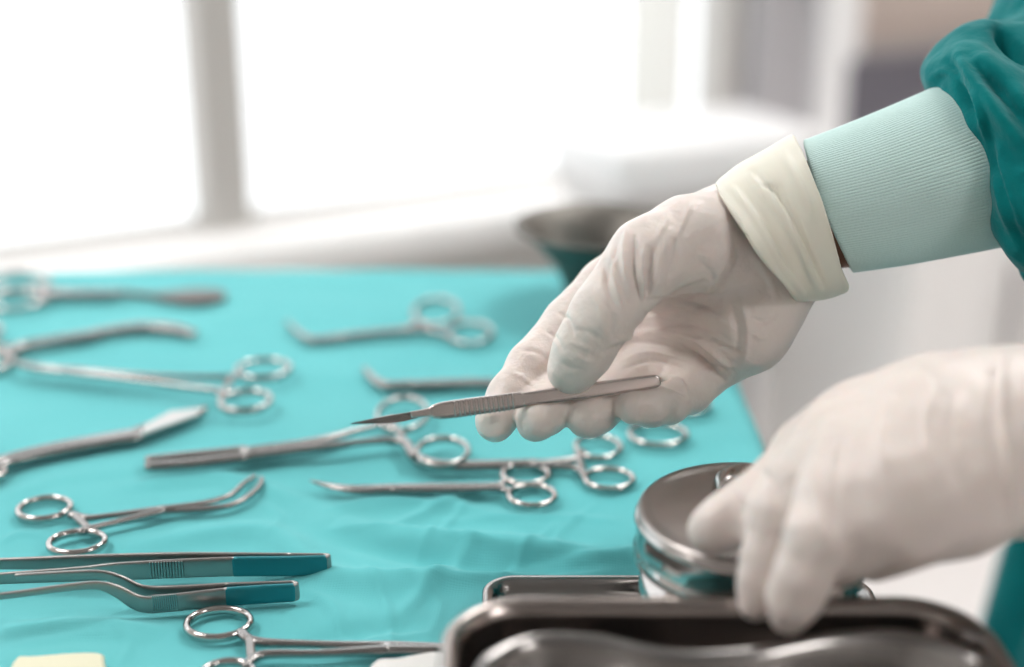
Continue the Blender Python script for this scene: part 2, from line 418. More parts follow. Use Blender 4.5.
def drape():
    nx, ny = 520, 430; V = []; drop = .30
    xs = [XL + (XR - XL) * i / (nx - 1) for i in range(nx)]; ys = [Y0 + (y_back - Y0) * j / (ny - 1) for j in range(ny)]
    # ring-less grid: extra rows hang down on every side
    E = 14
    XX = np.zeros((ny, nx)); YY = np.zeros((ny, nx))
    for j in range(ny):
        for i in range(nx):
            x = xs[i]; XX[j, i] = x if x <= .05 else .05 + (x - .05) * (xedge(ys[j]) - .05) / (XR - .05); YY[j, i] = ys[j]
    HH = fold_grid(XX, YY)
    def coord(i, n, lo, hi):
        if i < 0: return lo, -i / E
        if i >= n: return hi, (i - n + 1) / E
        return lo + (hi - lo) * i / (n - 1), 0
    for j in range(-E, ny + E):
        y, dy = coord(j, ny, Y0, y_back)
        for i in range(-E, nx + E):
            hi = xedge(y)
            x, dx = coord(i, nx, XL, XR)
            if x > .05: x = .05 + (x - .05) * (hi - .05) / (XR - .05)
            dmax = max(dx, dy)
            if dmax == 0:
                ex = min(x - XL, hi - x, y - Y0, y_back - y)
                flat = 1 - max(0, min(1, (x + .035) / .02)) * max(0, min(1, (.515 - y) / .015))
                h = HH[j, i] * 1.1 + .0022 * noise.noise(Vector((x * 7 + y * 3, y * 13, 5))) + .0008 * noise.noise(Vector((x * 26, y * 44, 1)))
                z = TZ + h * flat - .0013 + .0005 * (1 - flat)
                if ex < .008: z -= .004 * (1 - ex / .008) ** 2
                V.append((x, y, z))
            else:
                wob = .010 * math.sin((x + y) * 26) + .008 * noise.noise(Vector((x * 9, y * 9, 3)))
                ox = (.006 + .03 * dx * abs(wob) * 20) * (1 if i >= nx else -1) * (1 if dx > 0 else 0)
                oy = (.006 + .03 * dy * abs(wob) * 20) * (1 if j >= ny else -1) * (1 if dy > 0 else 0)
                if i >= nx: ox = .004 * min(1, dx * 3) + .004 * dx
                V.append((x + ox, y + oy, TZ - .004 - drop * dmax ** 1.3))
    n2 = nx + 2 * E; Fa = []
    for j in range(ny + 2 * E - 1):
        for i in range(n2 - 1):
            a = j * n2 + i; Fa.append((a, a + 1, a + n2 + 1, a + n2))
    o = mesh_obj('surgical_drape', V, Fa, M['drape'])
    tag(o, 'creased teal cotton drape covering the instrument table', 'drape')
drape()

# ------------------------------------------------------------------ instruments
def px_ring(b, z, tube=.0034, rot=0.0):
    """b = pixel box of the finger ring as it lies on the table"""
    u0, v0, u1, v1 = b; uc = (u0 + u1) / 2
    c = T(uc, (v0 + v1) / 2, z); a = (T(u1, (v0 + v1) / 2, z).x - T(u0, (v0 + v1) / 2, z).x) / 2 - tube / 2
    n = (T(uc, v0, z).y - T(uc, v1, z).y) / 2 - tube / 2
    pts = []
    for k in range(20):
        t = 2 * math.pi * k / 20; x = a * math.cos(t); y = n * math.sin(t)
        pts.append((c.x + x * math.cos(rot) - y * math.sin(rot), c.y + x * math.sin(rot) + y * math.cos(rot), c.z, tube * .85, tube * 1.1))
    return sweep_vf(pts, closed=True, n=10, sub=3)
def pth(pl, z, w, h=None):
    """pl of (u, v[, width mm[, dz mm]])"""
    out = []
    for q in pl:
        ww = (q[2] if len(q) > 2 else w) / 1000; dz = (q[3] / 1000 if len(q) > 3 else 0)
        p = T(q[0], q[1], z); ww *= 1.22; out.append((p.x, p.y, p.z + dz, ww, (h / 1000 if h else min(ww * .8, .0042))))
    return out
def forceps(name, cat, label, jaws, shanks, rings, pivot, ratchet, z0=.0022, hw=3.2, m='steel', jm=None, tube=.0035, group=None, screw=True):
    c = T(*pivot, 0)
    r = empty(name, c, label, cat, group)
    for i, jw in enumerate(jaws):
        mesh_obj('jaw', *sweep_vf(pth(jw, z0 + .0004 + .0006 * i, hw), power=2.6), M[jm or m], r)
    for i, (sh, rg) in enumerate(zip(shanks, rings)):
        a = mesh_obj('arm', *sweep_vf(pth(sh, z0 + .0004 + .0008 * i, hw), power=2.4), M[m], r)
        mesh_obj('finger_ring', *px_ring(rg, z0 + .0002 * i, tube), M['steel_poly'], a)
    if ratchet:
        mesh_obj('ratchet', *sweep_vf(pth(ratchet, z0 + .0008, 2.8, 2.6), power=2.2), M['steel_dark'], r)
    if screw:
        V, Fa = lathe_vf([(.0001, .0), (.0021, .0), (.0021, .0008), (.0016, .0013), (.0001, .0013)], tuple(T(*pivot, z0 + .0012)), 20)
        mesh_obj('pivot_screw', V, Fa, M['steel_poly'], r)
    return r
c2 = lambda x, y: (x / 3.012, 450 + y / 3.012)
c1_ = lambda x, y: (x / 3.175, 240 + y / 3.175)
c3_ = lambda x, y: (270 + x / 3.924, 270 + y / 3.924)
c4 = lambda x, y: (130 + x / 3.012, 370 + y / 3.012)
c5 = lambda x, y: (300 + x / 2.56, 340 + y / 2.56)
c8 = lambda x, y: (x / 2.2756, 590 + y / 2.2756)
def cv(f, pts): return [(*f(q[0], q[1]), *q[2:]) for q in pts]

# curved clamp pointing right, jaw tips bent up (front left)
forceps('artery_forceps', 'forceps', 'open-ringed steel clamp on the left whose two bent jaws curve up at the right tip',
    [cv(c2, [(488, 184, 3.6), (620, 178, 2.8), (700, 165, 2.6), (755, 135, 2.4), (787, 100, 2.0), (786, 82, 1.6)]), cv(c2, [(488, 180, 3.6), (610, 161, 2.6), (690, 138, 2.4), (735, 100, 2.0), (768, 78, 1.6)])],
    [cv(c2, [(215, 196, 3.6), (265, 205, 3.0), (340, 197, 2.6), (488, 180, 3.8)]), cv(c2, [(245, 246, 3.6), (290, 232, 3.0), (400, 206, 2.8), (488, 184, 3.8)])],
    [(15, 496.5, 74, 521.4), (45.5, 530, 108.5, 555.6)], c2(488, 179), [(*c2(228, 200),), (*c2(272, 240),)])
# straight clamp at the bottom edge
forceps('needle_holder', 'forceps', 'long straight steel forceps at the bottom edge, its jaws running under the tray rim',
    [cv(c8, [(880, 129, 4.0), (960, 130, 3.4), (1012, 131, 3.0)]), cv(c8, [(880, 137, 4.0), (960, 136, 3.4), (1012, 136, 3.0)])],
    [cv(c8, [(548, 96, 3.4), (585, 118, 3.4), (730, 124, 2.8), (880, 129, 4.0)]), cv(c8, [(560, 172, 3.4), (600, 147, 3.2), (730, 144, 2.8), (880, 137, 4.0)])],
    [(182.4, 607, 255, 640.5), (196, 659, 258, 692)], c8(880, 131), [(*c8(568, 112),), (*c8(572, 158),)])
# large clamp in the middle
forceps('intestinal_clamp', 'clamp', 'longest steel clamp in the middle, its blunt broad jaws pointing left below the scalpel tip',
    [cv(c4, [(345, 243, 6.2), (180, 259, 5.4), (56, 272, 4.6)]), cv(c4, [(345, 262, 6.2), (180, 282, 5.4), (56, 291, 4.6)])],
    [[(392, 420, 3.8), (376, 425, 3.2), (352, 432, 3.4), (310, 443, 5.4), (245, 452, 6)], [(413, 456, 3.8), (403, 442, 4.2), (375, 441, 3.2), (330, 446, 3.6), (245, 456, 6)]],
    [(374, 397, 431, 432), (413, 437, 472, 467)], (245, 451), [(393, 423), (404, 440)], z0=.0042)
# clamp whose rings lie to the right
forceps('curved_artery_forceps', 'forceps', 'steel forceps with hooked jaws caught under the rings of the longest clamp',
    [cv(c5, [(600, 321, 4.0), (440, 325, 4.2), (335, 322, 4.0), (290, 302, 3.4), (268, 272, 2.6)]), cv(c5, [(600, 315, 4.0), (440, 318, 3.6), (345, 314, 3.4), (300, 294, 2.6)])],
    [cv(c5, [(720, 285, 3.4), (700, 306, 3.4), (600, 318, 4.0)]), cv(c5, [(728, 348, 3.4), (705, 328, 3.4), (600, 321, 4.0)])],
    [(572, 435, 624, 460), (581, 468, 637, 491)], c5(600, 319), [(*c5(712, 288),), (*c5(722, 338),)], z0=.002)
# slim scissors, tip left
forceps('dissecting_scissors', 'scissors', 'slim closed steel scissors with fine curved tip pointing left, below the longest clamp',
    [cv(c5, [(240, 380, 4.2), (150, 381, 3.4), (85, 374, 2.2), (27, 360, .7)]), cv(c5, [(240, 384, 4.2), (150, 387, 3.2), (85, 379, 2.0), (27, 361, .6)])],
    [cv(c5, [(520, 366, 3.4), (500, 373, 3.2), (400, 376, 3.6), (240, 380, 4.2)]), cv(c5, [(535, 388, 3.4), (505, 381, 3.2), (400, 384, 3.6), (240, 384, 4.2)])],
    [(499, 464, 552, 486.5), (505, 484.5, 559, 508)], c5(240, 380), None)
# curved tips, behind the scalpel
forceps('curved_scissors', 'scissors', 'steel pair with a ring under the little finger and tip left of the index finger',
    [cv(c3_, [(560, 452, 4.4), (455, 458, 4.0), (405, 432, 2.8), (368, 386, 1.8)]), cv(c3_, [(560, 446, 4.0), (460, 448, 3.4), (412, 424, 2.4), (374, 384, 1.6)])],
    [[(668, 404, 3.2), (600, 392, 3.0), (500, 382, 3.6), (413, 384.5, 4.2)], [(640, 425, 3.2), (590, 402, 3.0), (500, 386, 3.6), (413, 386, 4.2)]],
    [(655, 396, 712, 416), (626, 423, 690, 447)], (413, 384), [(655, 408), (634, 420)])
# small pair at the far middle
forceps('small_scissors', 'scissors', 'small far steel pair in the middle, rings right and bent tip left',
    [cv(c3_, [(300, 256, 3.6), (175, 272, 3.6), (120, 250, 3.0), (68, 206, 2.4)]), cv(c3_, [(300, 261, 3.6), (180, 277, 3.2), (125, 258, 2.6), (74, 208, 2.0)])],
    [cv(c3_, [(585, 205, 3.4), (545, 228, 3.4), (430, 242, 3.4), (300, 256, 3.6)]), cv(c3_, [(705, 262, 3.4), (620, 240, 3.4), (450, 248, 3.4), (300, 261, 3.6)])],
    [(411, 298, 461, 326), (446, 322, 495, 345)], c3_(300, 257), [(*c3_(590, 212),), (*c3_(655, 245),)])
# left group, far to near
def far_ring_forceps():
    c = T(60, 290)
    r = forceps('uterine_scissors', 'scissors', 'farthest steel pair at the upper left with a broad dark rounded blade end', 
        [cv(c1_, [(370, 166, 4.5), (480, 176, 4.5), (540, 178, 14), (610, 178, 24), (680, 178, 21), (708, 178, 10)])],
        [cv(c1_, [(120, 150, 4), (165, 164, 5), (250, 166, 5), (370, 168, 5)]), cv(c1_, [(120, 188, 4), (165, 176, 5), (250, 174, 5), (370, 172, 5)])],
        [(-14, 272, 50, 291), (-16, 291, 46, 311)], c1_(370, 166), [(48, 286), (47, 299)], m='steel', jm='black', tube=.0042)
far_ring_forceps()
forceps('heavy_scissors', 'scissors', 'steel scissors at the left edge with closed blunt curved blades, second pair from the back',
    [cv(c1_, [(300, 294, 6), (430, 274, 6.2), (520, 274, 6), (580, 284, 5), (622, 297, 2.6)]), cv(c1_, [(300, 300, 5), (430, 281, 5.2), (520, 282, 5), (580, 292, 4), (615, 300, 2.2)])],
    [cv(c1_, [(-20, 330, 4), (30, 345, 4.4), (90, 328, 4.4), (300, 296, 6)]), cv(c1_, [(10, 380, 4), (40, 360, 4.4), (95, 336, 4.4), (300, 300, 6)])],
    [(-58, 322, 2, 345), (-48, 352, 14, 376)], c1_(300, 294), [(*c1_(20, 340),), (*c1_(35, 365),)], tube=.0042)
forceps('long_forceps', 'forceps', 'long thin steel forceps on the left, both finger rings pointing right',
    [cv(c1_, [(215, 412, 3.6), (120, 402, 3.2), (50, 388, 2.2)]), cv(c1_, [(215, 418, 3.6), (120, 410, 3.0), (55, 394, 2.0)])],
    [cv(c1_, [(765, 425, 3.6), (710, 436, 3.4), (450, 430, 3.0), (215, 412, 3.8)]), cv(c1_, [(705, 500, 3.6), (690, 478, 3.4), (600, 466, 3.0), (450, 446, 3.2), (215, 418, 3.8)])],
    [(234, 359, 293, 380), (217, 390, 274, 413)], c1_(215, 412), [(*c1_(738, 432),), (*c1_(708, 484),)], tube=.0038, z0=.0055)
# bandage scissors: angled blades, bright facet, blunt ball tip
r = forceps('bandage_scissors', 'scissors', 'heavy steel bandage scissors on the left with an angled pale blade and blunt round tip', 
    [[(138, 436, 6.5), (172, 424, 5.5), (203, 414, 3.0)], [(138, 431, 5.0), (170, 420, 4.6), (200, 411, 3.4)]],
    [[(-2, 462, 4.5), (12, 457, 5.0), (60, 446, 6.0), (138, 433, 8.0)], [(-6, 472, 4.5), (10, 462, 5.0), (60, 450, 6.0), (138, 436, 8.0)]],
    [(-62, 440, -4, 462), (-60, 462, 8, 486)], (100, 440), None, z0=.003, tube=.004)
p = T(203, 411, .005); V, Fa = lathe_vf([(.0001, -.0026), (.0018, -.0018), (.0026, 0), (.0018, .0018), (.0001, .0026)], p, 16); mesh_obj('blunt_tip', V, Fa, M['steel_poly'], r)
a = [T(u, v, h) for u, v, h in ((140, 434, .0065), (175, 422, .0065), (200, 413, .0062), (198, 408, .0062), (170, 411, .0065), (146, 424, .0065))]
V = [tuple(q) for q in a] + [(q.x, q.y, q.z - .0012) for q in a]; n = 6
mesh_obj('blade_face', V, [tuple(range(n)), tuple(range(n, 2 * n))[::-1]] + [(i, (i + 1) % n, (i + 1) % n + n, i + n) for i in range(n)], mat('bright_ground_steel', (.62, .60, .59), .45, 1), r, smooth=False)

# tweezers lying on their side
def strip(pl, thick):
    """pl of (u, v of lower edge, height mm, lift mm)"""
    out = []
    for u, v, hh, lift in pl:
        p = T(u, v, .0008); out.append((p.x, p.y, p.z + hh / 2000 + lift / 1000, thick / 1000, hh / 1000))
    return out
def split_at(pl, i): return pl[:i + 1], pl[i:]
def tweezers(name, label, near, far, ni, fi, ridge):
    c = T(near[-1][0] - 40, near[-1][1]); r = empty(name, c, label, 'tweezers')
    for which, pl, k in (('n', near, ni), ('f', far, fi)):
        a, b = split_at(pl, k)
        o = mesh_obj('arm', *sweep_vf(strip(a, 1.6), power=5, sub=8), M['steel_dark'], r)
        if which == 'n':
            gr = []
            for i in range(12):
                t = i / 11; u = ridge[0] + (ridge[1] - ridge[0]) * t
                p = T(u, float(np.interp(u, [q[0] for q in near], [q[1] for q in near])), .001); gr.append(box_vf((p.x, p.y - .0010, p.z + .0045), (.00055, .0006, .0072)))
            V, Fa = merge(gr); mesh_obj('grip_ridges', V, Fa, M['steel'], o, smooth=False)
        e = mesh_obj('arm_end', *sweep_vf(strip(b, 2.1 if which == 'n' else 1.6), power=5, sub=8), M['teal_end' if which == 'n' else 'steel_dark'], r)  # near arm's closed end is coloured teal, the far arm's stays steel
        if which == 'n': e['label'] = 'teal end of the near arm'
    # bridge joining the two arms at the closed end
    q0 = near[-1]; q1 = far[-1]
    pts = strip([q0, ((q0[0] + q1[0]) / 2 + 3.5, (q0[1] + q1[1]) / 2, q0[2], 0), q1], 2.0)
    mesh_obj('end_joint', *sweep_vf(pts, power=4, sub=6), M['steel_dark'], r)
    return r
tweezers('tissue_tweezers', 'large straight steel tweezers with dark teal closed end, above the stepped pair',
    [(-60, 588, 4.5, 0), (0, 584, 5.0, 0), (80, 581, 6.5, 0), (120, 580, 8.0, 0), (185, 577.5, 8.6, 0), (235, 576, 8.8, 0), (290, 575.5, 8.8, 0), (326, 574, 8.6, 0)],
    [(-60, 567, 4.0, 0), (0, 569, 5.0, 0), (100, 569, 6.8, 0), (180, 570, 8.2, 0), (235, 571, 8.6, 0), (290, 571.5, 8.6, 0), (326, 571.5, 8.4, 0)], 5, 5, (152, 184, 579))
tweezers('bayonet_tweezers', 'shorter bayonet steel tweezers with stepped blades and dark teal closed end, nearer the bottom edge',
    [(-60, 632, 2.4, 12.5), (0, 626, 2.6, 11.5), (60, 618, 2.8, 11.5), (98, 614, 3.4, 11), (118, 613, 5.0, 7.5), (142, 613, 7.0, .6), (170, 611.5, 7.6, 0), (228, 605.5, 8.0, 0), (265, 603, 8.0, 0), (294, 601, 7.8, 0)],
    [(20, 606, 2.8, 11.5), (80, 603, 3.0, 11.5), (104, 602, 3.6, 10.5), (122, 602, 5.0, 7.0), (144, 602, 7.0, .6), (180, 602, 7.4, 0), (228, 600, 7.8, 0), (265, 599, 7.8, 0), (294, 598, 7.8, 0)], 7, 6, (155, 178, 613))

# cream gauze corner and white towel at the lower edge
def cloth_patch(name, pts, h, m, label, cat):
    L = [T(u, v)[:2] for u, v in pts]
    loop = [tuple(q) for q in catmull(L, 5, True)]
    ar = sum(loop[i - 1][0] * loop[i][1] - loop[i][0] * loop[i - 1][1] for i in range(len(loop)))
    if ar < 0: loop = loop[::-1]
    V, Fa = outline_vf(loop, [(.001, TZ + .0012), (0, TZ + .0014 + h / 2), (.001, TZ + .001 + h), (.002, TZ + .0012 + h)])
    tag(mesh_obj(name, V, Fa, m), label, cat)
cloth_patch('gauze_pad', [(14, 670), (40, 664), (98, 661), (106, 672), (112, 720), (10, 720)], .003, M['cream'], 'cream folded gauze pad peeking in at the bottom left corner', 'gauze')
cloth_patch('white_towel', [(372, 672), (400, 666), (436, 660), (446, 670), (440, 720), (360, 720)], .003, M['white_cloth'], 'white folded towel edge left of the deep steel tray', 'towel')

# ------------------------------------------------------------------ jar, trays, basin, bowl
def jar():
    cx = (752 - 512) / F * .5115; cy = .4605; c = (cx, cy, TZ + .0025); h = .058 - .0025
    r = empty('dressing_jar', c, 'round polished steel jar with lid standing under the gloved hand', 'jar')
    rb = .0395
    V, Fa = lathe_vf([(.001, .0), (rb - .004, .0), (rb - .001, .002), (rb, .005), (rb, h - .014), (rb - .001, h - .014), (rb - .001, .004), (.001, .003)], c, 96)
    mesh_obj('body', V, Fa, M['steel_poly'], r)
    rl = .0410
    V, Fa = lathe_vf([(.001, h - .0012), (rl - .007, h - .0014), (rl - .0042, h - .0014), (rl - .0030, h - .0003), (rl - .001, h), (rl, h - .0012), (rl, h - .0165), (rl + .0009, h - .0175), (rl + .0009, h - .0190), (rl - .0003, h - .0195), (rl - .0012, h - .0185), (rl - .0012, h - .005), (.001, h - .0048)], c, 96)
    lid = mesh_obj('lid', V, Fa, M['steel_lid'], r)
    V, Fa = lathe_vf([(rl - .0001, h - .0014), (rl + .00035, h - .003), (rl + .00035, h - .0160), (rl - .0001, h - .017)], c, 96, cap=False)
    V, Fa = lathe_vf([(rl - .0006, h - .0022), (rl + .0004, h - .0030), (rl + .0012, h - .0042), (rl + .0004, h - .0054), (rl + .0002, h - .0150), (rl + .0012, h - .0162), (rl + .0012, h - .0178), (rl + .0002, h - .0190), (rl - .0006, h - .0194)], c, 96, cap=False)
    rb_ = mesh_obj('rim_band', V, Fa, M['steel_poly'], lid)
    z = c[2] + h - .0012
    pts = []
    for k in range(9):
        a = math.pi * k / 8; pts.append((cx - .000 - .0115 * math.cos(a), cy + .0135, z + .0105 * math.sin(a) ** .8, .0015, .009))
    Vh, Fh = sweep_vf(pts, up=(0, 1, 0), power=5)
    hd = mesh_obj('lid_handle', Vh, Fh, M['steel_poly'], lid)
    return r
jar()

z = TZ + .0008
loop = round_rect((483 - 512) / F * .53, (884 - 512) / F * .535, .4165, .5005, .012)
V, Fa = outline_vf(loop, [(.004, z), (.0015, z + .001), (0, z + .0062), (-.0008, z + .0072), (0, z + .0078), (.0026, z + .0072), (.0040, z + .0045), (.0065, z + .0016)])
tag(mesh_obj('shallow_tray', V, Fa, M['steel']), 'shallow flat steel tray under the round jar', 'tray')

z = TZ + .001; hT = .050
X0, X1, Y1, Yn = -.0205, .1515, .4120, .165
loop = round_rect(X0, X1, Yn, Y1, .026, 12)
V, Fa = outline_vf(loop, [(.012, z), (.008, z + .001), (.006, z + .004), (.0035, z + hT - .009), (-.0008, z + hT - .0085), (-.0022, z + hT - .006), (-.0018, z + hT - .002), (.0002, z + hT - .0004), (.0024, z + hT - .0012), (.0046, z + hT - .006), (.0070, z + .006), (.0095, z + .003), (.013, z + .002)])
tag(mesh_obj('deep_tray', V, Fa, M['tray']), 'deep steel instrument tray with a thick rolled rim in the foreground', 'tray')

kz = TZ + .051
kid = [T(u, v, .051)[:2] for u, v in ((477, 668), (500, 645), (540, 632), (600, 634), (655, 646), (700, 650), (760, 645), (830, 632), (900, 629), (955, 643), (996, 668), (1005, 740), (960, 800), (860, 850), (740, 870), (620, 850), (520, 800), (478, 730))]
loop = [tuple(q) for q in catmull(kid, 6, True)]
ar = sum(loop[i - 1][0] * loop[i][1] - loop[i][0] * loop[i - 1][1] for i in range(len(loop)))
if ar < 0: loop = loop[::-1]
V, Fa = outline_vf(loop, [(.022, TZ + .005), (.016, TZ + .0065), (.008, TZ + .020), (.0030, kz - .004), (.0002, kz - .0035), (-.0010, kz - .002), (-.0003, kz - .0004), (.0012, kz), (.0030, kz - .0015), (.0044, kz - .004), (.0092, TZ + .021), (.017, TZ + .0078), (.0235, TZ + .0065)])
tag(mesh_obj('kidney_dish', V, Fa, M['steel']), 'kidney-shaped steel dish nested inside the deep foreground tray', 'basin')

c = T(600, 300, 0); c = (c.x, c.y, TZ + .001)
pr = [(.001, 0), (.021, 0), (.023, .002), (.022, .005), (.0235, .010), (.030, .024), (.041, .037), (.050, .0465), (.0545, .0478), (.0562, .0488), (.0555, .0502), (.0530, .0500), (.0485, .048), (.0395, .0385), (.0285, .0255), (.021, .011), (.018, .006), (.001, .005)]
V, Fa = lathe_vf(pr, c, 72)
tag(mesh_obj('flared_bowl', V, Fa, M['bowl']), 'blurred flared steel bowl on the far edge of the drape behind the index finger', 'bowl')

# ------------------------------------------------------------------ scalpel
def scalpel():
    a = P(658, 381, .5570); b = P(428, 412.5, .547); tip = P(350, 424, .542)
    r = empty('scalpel', (a + b) / 2, 'steel scalpel with ridged flat handle held between thumb and fingers', 'scalpel')
    up = Vector((0.12, .25, 1)).normalized()
    ds = (b - a)
    def at(t, w, h): q = a + ds * t; return (*q, w / 1000, h / 1000)
    H_ = [at(0, 2.2, 4.2), at(.03, 2.6, 5.4), at(.2, 2.8, 5.8), at(.45, 2.8, 5.8), at(.58, 2.6, 5.6), at(.62, 2.6, 6.4), at(.90, 2.6, 6.8), at(.97, 2.2, 5.6), at(1.0, 1.6, 3.4), at(1.07, 1.0, 2.6)]
    h = mesh_obj('handle', *sweep_vf(H_, up=up, power=4.5, n=20, sub=8), mat('satin_scalpel_steel', (.62, .56, .54), .27, 1), r)
    gr = []
    t_ = ds.normalized(); side = t_.cross(up).normalized(); uu = side.cross(t_)
    if side.y > 0: side = -side
    for i in range(13):
        q = a + ds * (.635 + .25 * i / 12) + side * .0013
        gr.append(sweep_vf([(*(q - uu * .0030), .0009, .0010), (*(q + uu * .0030), .0009, .0010)], up=side, n=8, sub=1, round_ends=True))
    V, Fa = merge(gr); mesh_obj('grip_ridges', V, Fa, M['steel_poly'], h)
    # blade: slim pointed, edge below
    bs = b + ds.normalized() * .004
    d2 = (tip - bs)
    up2 = (up - d2.normalized() * up.dot(d2.normalized())).normalized()
    prof = [(0, .0012, -.0016), (.25, .0012, -.0022), (.5, .0010, -.0018), (.75, .0007, -.0010), (.93, .0004, -.0003), (1, .0001, .0)]
    V = []; n = d2.cross(up2).normalized()
    for t, top, bot in prof:
        q = bs + d2 * t; th = .0003 * (1 - t * .7)
        V += [q + up2 * top - n * th, q + up2 * top + n * th, q + up2 * bot]
    Fa = [(0, 1, 2)] + [(3 * i + k, 3 * i + (k + 1) % 3, 3 * i + 3 + (k + 1) % 3, 3 * i + 3 + k) for i in range(len(prof) - 1) for k in range(3)] + [tuple(3 * len(prof) - 1 - k for k in range(3))]
    mesh_obj('blade', V, Fa, M['steel'], r, smooth=False)
scalpel()
# ------------------------------------------------------------------ smooth solids for hands and gown
class Solid:
    def __init__(s, lo, hi, vox):
        s.lo = np.array(lo, float); s.vox = vox
        s.n = np.ceil((np.array(hi, float) - s.lo) / vox).astype(int) + 1
        s.f = np.full(s.n, 1.0, np.float32)
        s.ax = [(s.lo[i] + vox * np.arange(s.n[i])).astype(np.float32) for i in range(3)]
    def sl(s, lo, hi):
        a = np.clip(np.floor((np.array(lo) - s.lo) / s.vox).astype(int), 0, s.n); b = np.clip(np.ceil((np.array(hi) - s.lo) / s.vox).astype(int) + 1, 0, s.n)
        return tuple(slice(i, j) for i, j in zip(a, b))
    def grid(s, sl): return s.ax[0][sl[0]][:, None, None], s.ax[1][sl[1]][None, :, None], s.ax[2][sl[2]][None, None, :]
    @staticmethod
    def smin(a, b, k):
        h = np.maximum(k - np.abs(a - b), 0) / k
        return np.minimum(a, b) - h * h * k * .25
    def cone(s, a, b, ra, rb, k=.004, target=None):
        f = s.f if target is None else target
        a = np.array(a, float); b = np.array(b, float); m = max(ra, rb) + k + 3 * s.vox
        sl = s.sl(np.minimum(a, b) - m, np.maximum(a, b) + m); X, Y, Z = s.grid(sl)
        if 0 in f[sl].shape: return
        ab = b - a; L = float(ab @ ab) + 1e-12
        t = np.clip(((X - a[0]) * ab[0] + (Y - a[1]) * ab[1] + (Z - a[2]) * ab[2]) / L, 0, 1)
        d = np.sqrt((X - a[0] - ab[0] * t) ** 2 + (Y - a[1] - ab[1] * t) ** 2 + (Z - a[2] - ab[2] * t) ** 2) - (ra + (rb - ra) * t)
        f[sl] = s.smin(f[sl], d.astype(np.float32), k)
    def chain(s, pts, k=.004, target=None):
        for p, q in zip(pts[:-1], pts[1:]): s.cone(p[0], q[0], p[1], q[1], k, target)
    def blank(s): return np.full(s.n, 1.0, np.float32)
    def mesh(s):
        f = s.f; ins = f < 0
        nx, ny, nz = [int(v) - 1 for v in s.n]
        cs = [(i, j, k) for i in (0, 1) for j in (0, 1) for k in (0, 1)]
        cnt = np.zeros((nx, ny, nz), np.int8)
        for i, j, k in cs: cnt += ins[i:i + nx, j:j + ny, k:k + nz]
        act = (cnt > 0) & (cnt < 8); idx = np.argwhere(act)
        vid = np.full((nx, ny, nz), -1, np.int64); vid[act] = np.arange(len(idx))
        acc = np.zeros((len(idx), 3)); num = np.zeros(len(idx))
        val = {c: f[idx[:, 0] + c[0], idx[:, 1] + c[1], idx[:, 2] + c[2]] for c in cs}
        for c in cs:
            for ax in range(3):
                if c[ax] == 0:
                    e = list(c); e[ax] = 1; e = tuple(e); va, vb = val[c], val[e]; mk = (va < 0) != (vb < 0)
                    t = np.where(mk, va / np.where(mk, va - vb, 1), 0)
                    pos = np.tile(np.array(c, float), (len(idx), 1)); pos[:, ax] += t
                    acc[mk] += pos[mk]; num[mk] += 1
        V = s.lo + (idx + acc / num[:, None]) * s.vox
        Q = []
        for ax in range(3):
            b, c = (ax + 1) % 3, (ax + 2) % 3
            A = np.take(ins, range(0, ins.shape[ax] - 1), ax); B = np.take(ins, range(1, ins.shape[ax]), ax)
            g = np.argwhere(A != B); g = g[(g[:, b] > 0) & (g[:, c] > 0) & (g[:, b] < s.n[b] - 1) & (g[:, c] < s.n[c] - 1)]
            fl = ins[g[:, 0], g[:, 1], g[:, 2]]
            def at(db, dc):
                h = g.copy(); h[:, b] -= db; h[:, c] -= dc; return vid[h[:, 0], h[:, 1], h[:, 2]]
            q = np.stack([at(1, 1), at(0, 1), at(0, 0), at(1, 0)], 1); q[~fl] = q[~fl][:, ::-1]; Q.append(q)
        return V, np.concatenate(Q)

def project(V):
    x = V[:, 0]; y = V[:, 1]; z = V[:, 2] - CAMZ
    d = y * cp - z * sp; up = y * sp + z * cp
    return 512 + x / d * F, 333.5 - up / d * F, d

def np_obj(name, V, Q, m, parent):
    org = Vector((0, 0, 0)); p = parent
    while p is not None: org = org + p.location; p = p.parent
    V = V - np.array(org)
    me = bpy.data.meshes.new(name); me.from_pydata(V.tolist(), [], Q.tolist())
    me.polygons.foreach_set('use_smooth', [True] * len(me.polygons)); me.materials.append(m)
    o = bpy.data.objects.new(name, me); o.parent = parent; C.objects.link(o); return o

def normals(V, Q):
    n = np.cross(V[Q[:, 2]] - V[Q[:, 0]], V[Q[:, 3]] - V[Q[:, 1]]); N = np.zeros_like(V)
    for k in range(4): np.add.at(N, Q[:, k], n)
    return N / (np.linalg.norm(N, axis=1)[:, None] + 1e-12)

def relax(V, Q, it=2, lam=.5):
    E = np.concatenate([Q[:, [0, 1]], Q[:, [1, 2]], Q[:, [2, 3]], Q[:, [3, 0]]]); deg = np.bincount(E.ravel(), minlength=len(V))[:, None]
    for _ in range(it):
        A = np.zeros_like(V); np.add.at(A, E[:, 0], V[E[:, 1]]); np.add.at(A, E[:, 1], V[E[:, 0]]); V = V + lam * (A / deg - V)
    return V

